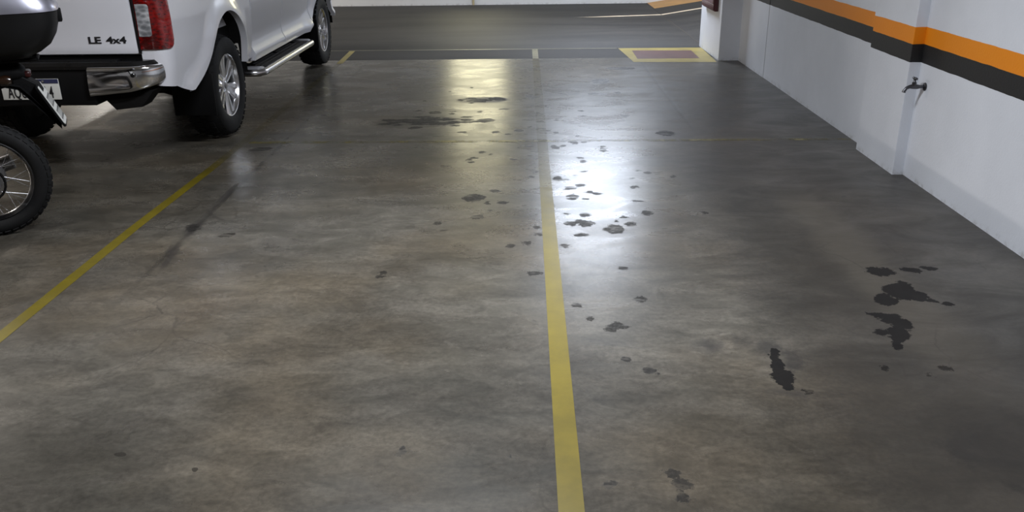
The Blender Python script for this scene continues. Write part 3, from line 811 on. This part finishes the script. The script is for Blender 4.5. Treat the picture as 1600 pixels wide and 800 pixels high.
# wheels
TR, TW = .38, .255
def tyre_bm(sx):
    bm = B(); hw = TW/2
    prof = [(.232, -hw*.86), (.25, -hw*.93), (.29, -hw*1.0), (.33, -hw*.98), (.357, -hw*.90), (.371, -hw*.78), (.377, -hw*.5), (.379, 0)]
    prof = prof + [(r_, -h_) for r_, h_ in prof[-2::-1]]
    lathe(bm, prof, (0, 0, 0), (1, 0, 0), 72)
    # tread blocks
    for row, (hx, ww) in enumerate(((-.098, .05), (-.045, .04), (.0, .032), (.045, .04), (.098, .05))):
        for k in range(40):
            a = 2*math.pi*(k+(.5 if row % 2 else 0))/40
            rr0 = .366 if abs(hx) > .09 else .374
            t_ = .0095
            ca, sa = math.cos(a), math.sin(a)
            u = Vector((0, -sa, ca)); n_ = Vector((0, ca, sa))
            vs = []
            for dr in (0, t_):
                for dx, du in ((-1, -1), (1, -1), (1, 1), (-1, 1)):
                    tilt = (-.010 if dr and dx*hx > 0 and abs(hx) > .09 else 0)
                    vs.append(bm.verts.new(n_*(rr0+dr+tilt) + u*du*.021 + Vector((hx+dx*ww/2*.9, 0, 0))))
            for q in ((4, 5, 6, 7), (0, 1, 5, 4), (1, 2, 6, 5), (2, 3, 7, 6), (3, 0, 4, 7)): bm.faces.new([vs[i] for i in q])
    return bm
def rim_bm():
    bm = B(); f = TW/2
    lathe(bm, [(.15, -f*.7), (.226, -f*.75), (.218, f*.2), (.215, f*.60), (.222, f*.74), (.229, f*.86), (.235, f*.88), (.238, f*.78), (.236, f*.6)], (0, 0, 0), (1, 0, 0), 64)
    return bm
def spokes_bm():
    bm = B(); f = TW/2
    for k in range(6):
        a0 = R(90+60*k)
        def P3(r_, t, x): return (x, r_*math.cos(a0)-t*math.sin(a0), r_*math.sin(a0)+t*math.cos(a0))
        secs = []
        for r_, w_, x, dp in ((.045, .03, .60, .05), (.075, .036, .66, .05), (.11, .043, .68, .045), (.15, .052, .69, .04), (.19, .062, .71, .035), (.222, .072, .75, .03)):
            X = f*x
            secs.append([P3(r_, -w_, X-dp), P3(r_, -w_, X-.012), P3(r_, -w_*.82, X), P3(r_, -w_*.34, X), P3(r_, -w_*.16, X-.014), P3(r_, w_*.16, X-.014), P3(r_, w_*.34, X), P3(r_, w_*.82, X), P3(r_, w_, X-.012), P3(r_, w_, X-dp)])
        grid(bm, secs, close_u=True)
    lathe(bm, [(0, f*.66), (.04, f*.66), (.062, f*.60), (.066, f*.3)], (0, 0, 0), (1, 0, 0), 36)
    return bm
def cap_bm():
    bm = B(); f = TW/2; lathe(bm, [(0, f*.72), (.022, f*.71), (.031, f*.66), (.032, f*.6)], (0, 0, 0), (1, 0, 0), 28); return bm
def disc_bm():
    bm = B(); lathe(bm, [(0, .0), (.212, 0), (.212, -.02), (.234, -.092), (.236, -.10), (.19, -.112), (0, -.112)], (0, 0, 0), (1, 0, 0), 48); return bm
M_gap = mat('dark wheel inside', rgb(14, 14, 14), 0.7)
first = None
for y0, s in ((0, 1), (0, -1), (WB, 1), (WB, -1)):
    loc = (s*(.88-TW/2+.005), y0, TR+.008)
    if first is None:
        wl = obj('wheel', tyre_bm(1), M_rubber, T, angle=30)
        kids = [obj('rim_barrel', rim_bm(), M_alu, wl), obj('alloy_spokes', spokes_bm(), M_alu, wl, angle=30), obj('centre_cap', cap_bm(), M_steel, wl), obj('brake_drum', disc_bm(), M_gap, wl)]
        kids[1]['label'] = 'silver six spoke alloy face'
        first = (wl, kids); o = wl
    else:
        o = first[0].copy(); COL.objects.link(o); o.parent = T
        for k in first[1]:
            c = k.copy(); COL.objects.link(c); c.parent = o
    o.location = loc; o.rotation_euler = (R(7), 0, 0) if s > 0 else (R(7), 0, R(180))

# ------------------------------------------------------------------ motorcycle (x: rearwards, -y: side facing the camera)
K = tag(empty('motorcycle', (-2.87, 4.32, 0), R(26)), 'dark motorcycle with a rear top case parked beside the pickup', 'motorcycle')
WR = .305; FX = -1.29
def mtyre():
    bm = B(); rs = WR-.047
    lathe(bm, [(rs+.047*math.cos(a)*1.0, .05*math.sin(a)) for a in [R(-140+14*i) for i in range(21)]], (0, 0, 0), (0, 1, 0), 72)
    for k in range(44):
        a = 2*math.pi*k/44
        for row, (tilt, ww) in enumerate(((-42, .02), (0, .024), (42, .02))):
            aa = a+(math.pi/44 if row == 1 else 0)
            rad = Vector((math.cos(aa), 0, math.sin(aa))); tg_ = Vector((-math.sin(aa), 0, math.cos(aa)))
            tr = R(tilt); n_ = rad*math.cos(tr)+Vector((0, 1, 0))*math.sin(tr); v_ = Vector((0, 1, 0))*math.cos(tr)-rad*math.sin(tr)
            c = rad*rs + (rad*math.cos(tr)*.046+Vector((0, 1, 0))*math.sin(tr)*.049)
            vs = []
            for d in (0, .005):
                for p, q in ((-1, -1), (1, -1), (1, 1), (-1, 1)): vs.append(bm.verts.new(c+n_*d+v_*p*ww*.5+tg_*q*.014))
            for q in ((4, 5, 6, 7), (0, 1, 5, 4), (1, 2, 6, 5), (2, 3, 7, 6), (3, 0, 4, 7)): bm.faces.new([vs[i] for i in q])
    return bm
def mrim():
    bm = B(); lathe(bm, [(.226, -.032), (.218, -.036), (.214, -.028), (.204, -.014), (.200, 0), (.204, .014), (.214, .028), (.218, .036), (.226, .032), (.222, 0)], (0, 0, 0), (0, 1, 0), 64, close=True); return bm
def mhub():
    bm = B(); lathe(bm, [(0, -.075), (.03, -.07), (.045, -.05), (.075, -.045), (.078, -.02), (.04, -.015), (.04, .02), (.085, .028), (.088, .055), (.03, .07), (0, .075)], (0, 0, 0), (0, 1, 0), 36); return bm
def spoke(k):
    bm = B(); a = 2*math.pi*k/36; sd = -1 if k % 2 else 1
    b = a+R(28)*(1 if (k//2) % 2 else -1)
    tube(bm, [(.07*math.cos(b), sd*.035, .07*math.sin(b)), (.205*math.cos(a), sd*.006, .205*math.sin(a))], .0013, 6)
    return bm
wheels = []
for x, nm in ((0, 0), (FX, 1)):
    if nm == 0:
        wl = obj('wheel', mtyre(), M_rubber, K, angle=30)
        kids = [obj('wheel_rim', mrim(), M_blackg, wl), obj('wheel_hub', mhub(), M_steel, wl)]
        for k in range(36): kids.append(obj('spoke', spoke(k), M_steel, wl))
        o = wl; mw = (wl, kids)
    else:
        o = mw[0].copy(); COL.objects.link(o); o.parent = K
        for k_ in mw[1]:
            c = k_.copy(); COL.objects.link(c); c.parent = o
    o.location = (x, 0, WR+.003)
# sprocket + chain on the camera side
bm = B(); n = 40; pts = []
for k in range(n*2):
    a = math.pi*k/n; r_ = .086 if k % 2 else .078; pts.append((r_*math.cos(a), r_*math.sin(a)+WR))
prism(bm, pts, lambda a, b, d: (a, d, b), -.088, -.083); obj('sprocket', bm, M_steel, K, False)
bm = B()
loop = [(.09*math.cos(R(a)), -.086, WR+.09*math.sin(R(a))) for a in range(-90, 91, 15)] + [(-.52, -.086, WR+.075)] + [(-.52-.04*math.sin(R(a)), -.086, WR+.035+.04*math.cos(R(a))) for a in range(0, 181, 30)]
tube(bm, loop+[loop[0]], .007, 6); obj('drive_chain', bm, M_under, K)
for s in (-1, 1):
    bm = B(); tube(bm, [(.06, s*.108, WR), (-.2, s*.112, WR+.01), (-.55, s*.10, WR+.06)], [.016, .022, .022], 10); box(bm, .0, .07, s*.108-.012, s*.108+.012, WR-.022, WR+.022, .004)
    obj('swingarm', bm, M_steel if s < 0 else M_black, K)
    bm = B(); tube(bm, [(-.05, s*.135, WR+.05), (-.17, s*.13, .66)], .012, 10)
    pts = [(-.06+(-.10)*q, 0, 0) for q in (0,)]
    coil = []
    for i in range(90):
        q = i/89; a = 2*math.pi*9*q; c = Vector((-.065-.095*q, s*.135, WR+.09+.24*q))
        coil.append(c+Vector((.026*math.cos(a), .026*math.sin(a), 0)))
    tube(bm, coil, .005, 6); obj('shock_absorber', bm, M_steel, K)
    bm = B(); tube(bm, [(.02, s*.085, WR), (-.02, s*.07, .5)], .004, 6); lathe(bm, [(0, .012), (.012, .012), (.014, 0), (.0, 0)], (.02, s*.125, WR), (0, s, 0), 6); obj('axle_nut', bm, M_chrome, K)
# frame, engine, tank, seat, fork, bars
bm = B()
for s in (-1, 1):
    tube(bm, [(-1.02, 0, .92), (-.75, s*.09, .78), (-.35, s*.12, .76), (.10, s*.10, .83)], .016, 8)
    tube(bm, [(-.17, s*.12, .66), (-.35, s*.12, .76)], .014, 8); tube(bm, [(-.55, s*.09, .30), (-.5, s*.11, .55), (-.35, s*.12, .76)], .016, 8)
tube(bm, [(-1.02, 0, .90), (-.92, 0, .55), (-.85, 0, .28), (-.5, 0, .25)], .018, 8)
obj('frame', bm, M_black, K)
bm = B(); box(bm, -.84, -.46, -.13, .13, .24, .46, .04); tube(bm, [(-.80, 0, .44), (-.86, 0, .66)], [.075, .07], 16)
for k in range(6): lathe(bm, [(0, 0), (.085, 0), (.085, .008), (0, .008)], (-.81-.01*k, 0, .48+.027*k), (-.3, 0, .95), 20)
obj('engine', bm, M_steel, K, angle=30)
bm = B(); rows = []
for x, w_, zb, zt in ((-.98, .03, .90, .93), (-.92, .11, .83, 1.0), (-.8, .15, .80, 1.06), (-.66, .15, .80, 1.06), (-.54, .12, .81, .99), (-.46, .06, .83, .93)):
    rows.append([(x, w_*math.sin(R(a))*(1 if abs(a) < 180 else 0), (zb+zt)/2+(zt-zb)/2*math.cos(R(a))) for a in range(0, 360, 20)])
grid(bm, rows, True); obj('fuel_tank', bm, M_blackg, K, angle=60)
bm = B(); rows = []
for x, w_, zt in ((-.50, .09, .86), (-.42, .12, .86), (-.2, .14, .865), (-.02, .13, .90), (.08, .10, .90), (.12, .05, .88)):
    rows.append([(x, w_*math.cos(R(a)), zt-.045+.05*math.sin(R(a))) for a in range(0, 360, 20)])
grid(bm, rows, True); obj('seat', bm, M_black, K, angle=60)
bm = B(); rows = []     # tail unit and rear mudguard tongue
for x, w_, zb, zt in ((-.30, .12, .72, .82), (-.05, .115, .74, .86), (.12, .10, .80, .90), (.20, .085, .805, .92), (.26, .075, .81, .91), (.29, .06, .82, .885)):
    rows.append([(x, w_*math.cos(R(a)), (zb+zt)/2+(zt-zb)/2*math.sin(R(a))) for a in range(0, 360, 24)])
g = grid(bm, rows, True); bm.faces.new([v for v in g[0]]); bm.faces.new([v for v in g[-1]])
tail = obj('tail_unit', bm, M_black, K, angle=60)
bm = B(); rows = []
for x, z_, w_ in ((-.33, .55, .07), (-.22, .66, .075), (-.08, .73, .075), (.04, .775, .075), (.12, .81, .075), (.20, .825, .075), (.255, .81, .08), (.30, .755, .085), (.36, .67, .085), (.42, .585, .07)):
    rows.append([(x, w_*q, z_-.02*q*q) for q in (-1, -.6, -.2, .2, .6, 1)])
grid(bm, rows); grid(bm, [[(p[0]-.012, p[1], p[2]-.012) for p in r_] for r_ in rows])
obj('rear_mudguard', bm, M_black, K, angle=60)
bm = B(); box(bm, .27, .315, -.05, .05, .83, .865, .012); obj('tail_light', bm, mat('dark red lens', rgb(44, 6, 6), 0.3), tail)
for s in (-1, 1):
    bm = B(); tube(bm, [(.20, s*.06, .84), (.20, s*.13, .84)], .008, 8); lathe(bm, [(0, -.03), (.022, -.02), (.028, .01), (.02, .03), (0, .035)], (.20, s*.15, .84), (.3, 0, 0), 16)
    obj('turn_signal', bm, M_amber, tail)
# plate, tilted
d_ = Vector((.100, 0, -.225)).normalized(); n_ = Vector((.225, 0, .095)).normalized()
Mp = Matrix(((0, -d_.x, n_.x, .384), (1, -d_.y, n_.y, 0), (0, -d_.z, n_.z, .684), (0, 0, 0, 1)))
def plate_shape(bm, hw, hh, t0, t1, r_):
    pts = []
    for cx, cy, a0 in ((hw-r_, hh-r_, 0), (-hw+r_, hh-r_, 90), (-hw+r_, -hh+r_, 180), (hw-r_, -hh+r_, 270)):
        for i in range(6): a = R(a0+18*i); pts.append((cx+r_*math.cos(a), cy+r_*math.sin(a)))
    prism(bm, pts, lambda a, b, d: tuple(Mp @ Vector((a, b, d))), t0, t1)
bm = B(); plate_shape(bm, .108, .123, -.012, -.002, .02); ph = obj('plate_holder', bm, M_black, K, False)
bm = B(); prism(bm, [(.225, .80), (.243, .787), (.300, .711), (.400, .600), (.412, .602), (.375, .70), (.340, .795), (.27, .845), (.225, .845)], lambda a, b, d: (a, d, b), -.06, .06, .006)
obj('plate_bracket', bm, M_black, K, False)
bm = B(); plate_shape(bm, .10, .112, -.002, .002, .015); o = obj('license_plate', bm, M_platew, ph, False); o['label'] = 'white motorcycle plate seen edge on'
bm = B()
for u, v in ((-.07, .02), (-.025, .02), (.02, .02), (.065, .02), (-.06, -.06), (-.015, -.06), (.03, -.06), (.07, -.06)):
    for k in range(3):
        hw_, hh_ = (.014, .005) if k != 1 else (.005, .028)
        oy = (.023, 0, -.023)[k]
        vs = [bm.verts.new(Mp @ Vector((u+a*hw_, v+oy+b*hh_, .0032))) for a, b in ((-1, -1), (1, -1), (1, 1), (-1, 1))]; bm.faces.new(vs)
obj('plate_marks', bm, M_ink, ph, False)
# fork, front mudguard, bars, headlamp, exhaust, stand
for s in (-1, 1):
    bm = B(); tube(bm, [(FX, s*.09, WR), (FX+.20, s*.09, .92)], [.022, .018], 10); obj('fork_leg', bm, M_steel, K)
bm = B(); rows = []
for a in range(20, 150, 13):
    ar = R(a); rows.append([(FX+(WR+.03)*math.cos(ar), .06*q, WR+(WR+.03)*math.sin(ar)-.015*q*q) for q in (-1, -.5, 0, .5, 1)])
grid(bm, rows); grid(bm, [[(p[0], p[1], p[2]-.006) for p in r_] for r_ in rows]); obj('front_mudguard', bm, M_blackg, K)
bm = B(); tube(bm, [(-.95, -.36, 1.06), (-1.0, -.22, 1.06), (-1.08, -.08, 1.0), (-1.08, .08, 1.0), (-1.0, .22, 1.06), (-.95, .36, 1.06)], .012, 8); obj('handlebar', bm, M_steel, K)
bm = B(); lathe(bm, [(0, -.10), (.06, -.07), (.085, 0), (.08, .02), (0, .03)], (-1.19, 0, .90), (-1, 0, 0), 24); obj('headlamp', bm, M_clear, K)
bm = B(); tube(bm, [(-.85, .10, .42), (-.8, .13, .2), (-.45, .14, .2), (-.25, .15, .26), (.12, .15, .36)], [.018, .018, .02, .04, .042], 14); obj('exhaust_pipe', bm, M_steel, K)
bm = B(); tube(bm, [(-.5, -.10, .26), (-.42, -.24, .012)], .010, 8); box(bm, -.45, -.39, -.26, -.22, 0, .012); obj('side_stand', bm, M_steel, K)
# rack and top case
bm = B()
for s in (-1, 1): tube(bm, [(-.02, s*.09, .88), (.12, s*.09, .925), (.36, s*.08, .925)], .009, 8)
tube(bm, [(.36, -.08, .925), (.36, .08, .925)], .009, 8); obj('luggage_rack', bm, M_black, K)
def case_rows(levels, seg=44):
    rows = []
    for z_, x0, x1, w_ in levels:
        cx, hx = (x0+x1)/2, (x1-x0)/2; rw = []
        for k in range(seg):
            a = 2*math.pi*k/seg; c, s_ = math.cos(a), math.sin(a); e = .55
            rw.append((cx+hx*math.copysign(abs(c)**e, c), w_*math.copysign(abs(s_)**e, s_), z_))
        rows.append(rw)
    return rows
bm = B(); rows = case_rows([(.932, .12, .30, .10), (.94, .08, .335, .14), (.965, .05, .392, .175), (1.0, .03, .442, .20), (1.05, .02, .475, .215), (1.10, .015, .492, .222), (1.163, .01, .50, .226), (1.165, .01, .497, .224)])
g = grid(bm, rows, True); bm.faces.new(g[0]); bm.faces.new(g[-1])
M_case0 = mat('satin black shell', rgb(10, 10, 11), 0.5, spec=0.3)
tc = obj('top_case', bm, M_case0, K, angle=40)
bm = B(); rows = case_rows([(1.167, .008, .505, .229), (1.178, .008, .505, .229), (1.20, .015, .497, .224), (1.25, .035, .47, .21), (1.29, .07, .425, .18), (1.315, .12, .37, .14), (1.325, .18, .31, .08)])
g = grid(bm, rows, True); bm.faces.new(g[0]); bm.faces.new(g[-1])
M_lid = mat('glossy grey lid', rgb(190, 190, 204), 0.36, metal=0.9, coat=0.6, vary=0.04)
o = obj('case_lid', bm, M_lid, tc, angle=50); o['label'] = 'glossy grey lid of the top case'
bm = B(); box(bm, .485, .512, -.04, .04, 1.10, 1.165, .006); obj('case_lock', bm, M_black, tc)

# ------------------------------------------------------------------ water tap on the right wall
TY, TZ = 5.215, .585
W_ = tag(empty('water_tap', (XW, TY, TZ)), 'small dull chrome water tap on the white wall below the black band', 'tap')
M_tap = mat('dull chrome tap', (0.11, 0.11, 0.12, 1), 0.35, metal=1.0, vary=0.2, scale=60)
bm = B(); lathe(bm, [(0, -.004), (.026, -.004), (.024, .006), (.012, .010), (.012, .0)], (0, 0, 0), (-1, 0, 0), 24); obj('wall_flange', bm, M_tap, W_)
bm = B(); tube(bm, [(0, 0, 0), (-.03, 0, 0), (-.045, 0, 0), (-.075, 0, .002), (-.095, 0, .0), (-.112, 0, -.008), (-.122, 0, -.024), (-.124, 0, -.034)], [.010, .010, .014, .015, .011, .010, .011, .012], 14); obj('tap_body', bm, M_tap, W_)
bm = B(); lathe(bm, [(.013, 0), (.013, .018), (.009, .022), (.007, .034), (.006, .038)], (-.068, 0, .008), (0, 0, 1), 16); obj('bonnet', bm, M_tap, W_)
bm = B(); tube(bm, [(-.068, -.026, .052), (-.068, 0, .05), (-.068, .026, .052)], [.007, .009, .007], 10); lathe(bm, [(0, 0), (.009, 0), (.009, .016), (.0, .018)], (-.068, 0, .042), (0, 0, 1), 12); obj('tap_handle', bm, M_tap, W_)

# ------------------------------------------------------------------ red cabinet on the far pillar
M_cab = mat('dark red enamel', rgb(78, 32, 36), 0.4, coat=0.2, vary=0.12)
M_cab2 = mat('dull pink red panel', rgb(116, 86, 88), 0.35, vary=0.2, scale=10)
F = tag(empty('wall_cabinet', (XF, 10.39, .52)), 'dark red framed metal cabinet hung on the white ramp pillar', 'cabinet')
bm = B(); box(bm, -.045, 0, -.345, .345, 0, .8, .006); obj('cabinet_body', bm, M_cab, F)
bm = B()
for a, b, c, d in ((-.335, .335, .012, .075), (-.335, .335, .72, .785), (-.335, -.27, .075, .72), (.27, .335, .075, .72)): box(bm, -.058, -.044, a, b, c, d, .004)
dr = obj('cabinet_door', bm, M_cab, F)
bm = B(); box(bm, -.050, -.044, -.272, .272, .073, .722, .001); obj('door_panel', bm, M_cab2, dr, False)
bm = B(); box(bm, -.072, -.057, -.315, -.295, .36, .46, .004); obj('door_handle', bm, M_steel, dr)

# ------------------------------------------------------------------ beige pipe on the far wall
Q = tag(empty('conduit_pipe', (-.95, YB-.022, 0)), 'beige vertical pipe at the foot of the far white wall', 'pipe')
bm = B(); tube(bm, [(0, 0, .002), (0, 0, .94)], .02, 14); obj('pipe', bm, mat('beige pipe', rgb(196, 182, 146), 0.5), Q)
bm = B()
for z_ in (.25, .8): lathe(bm, [(.021, -.012), (.026, -.01), (.026, .01), (.021, .012)], (0, 0, z_), (0, 0, 1), 16); box(bm, -.045, .045, .012, .022, z_-.01, z_+.01)
obj('pipe_clip', bm, M_steel, Q)
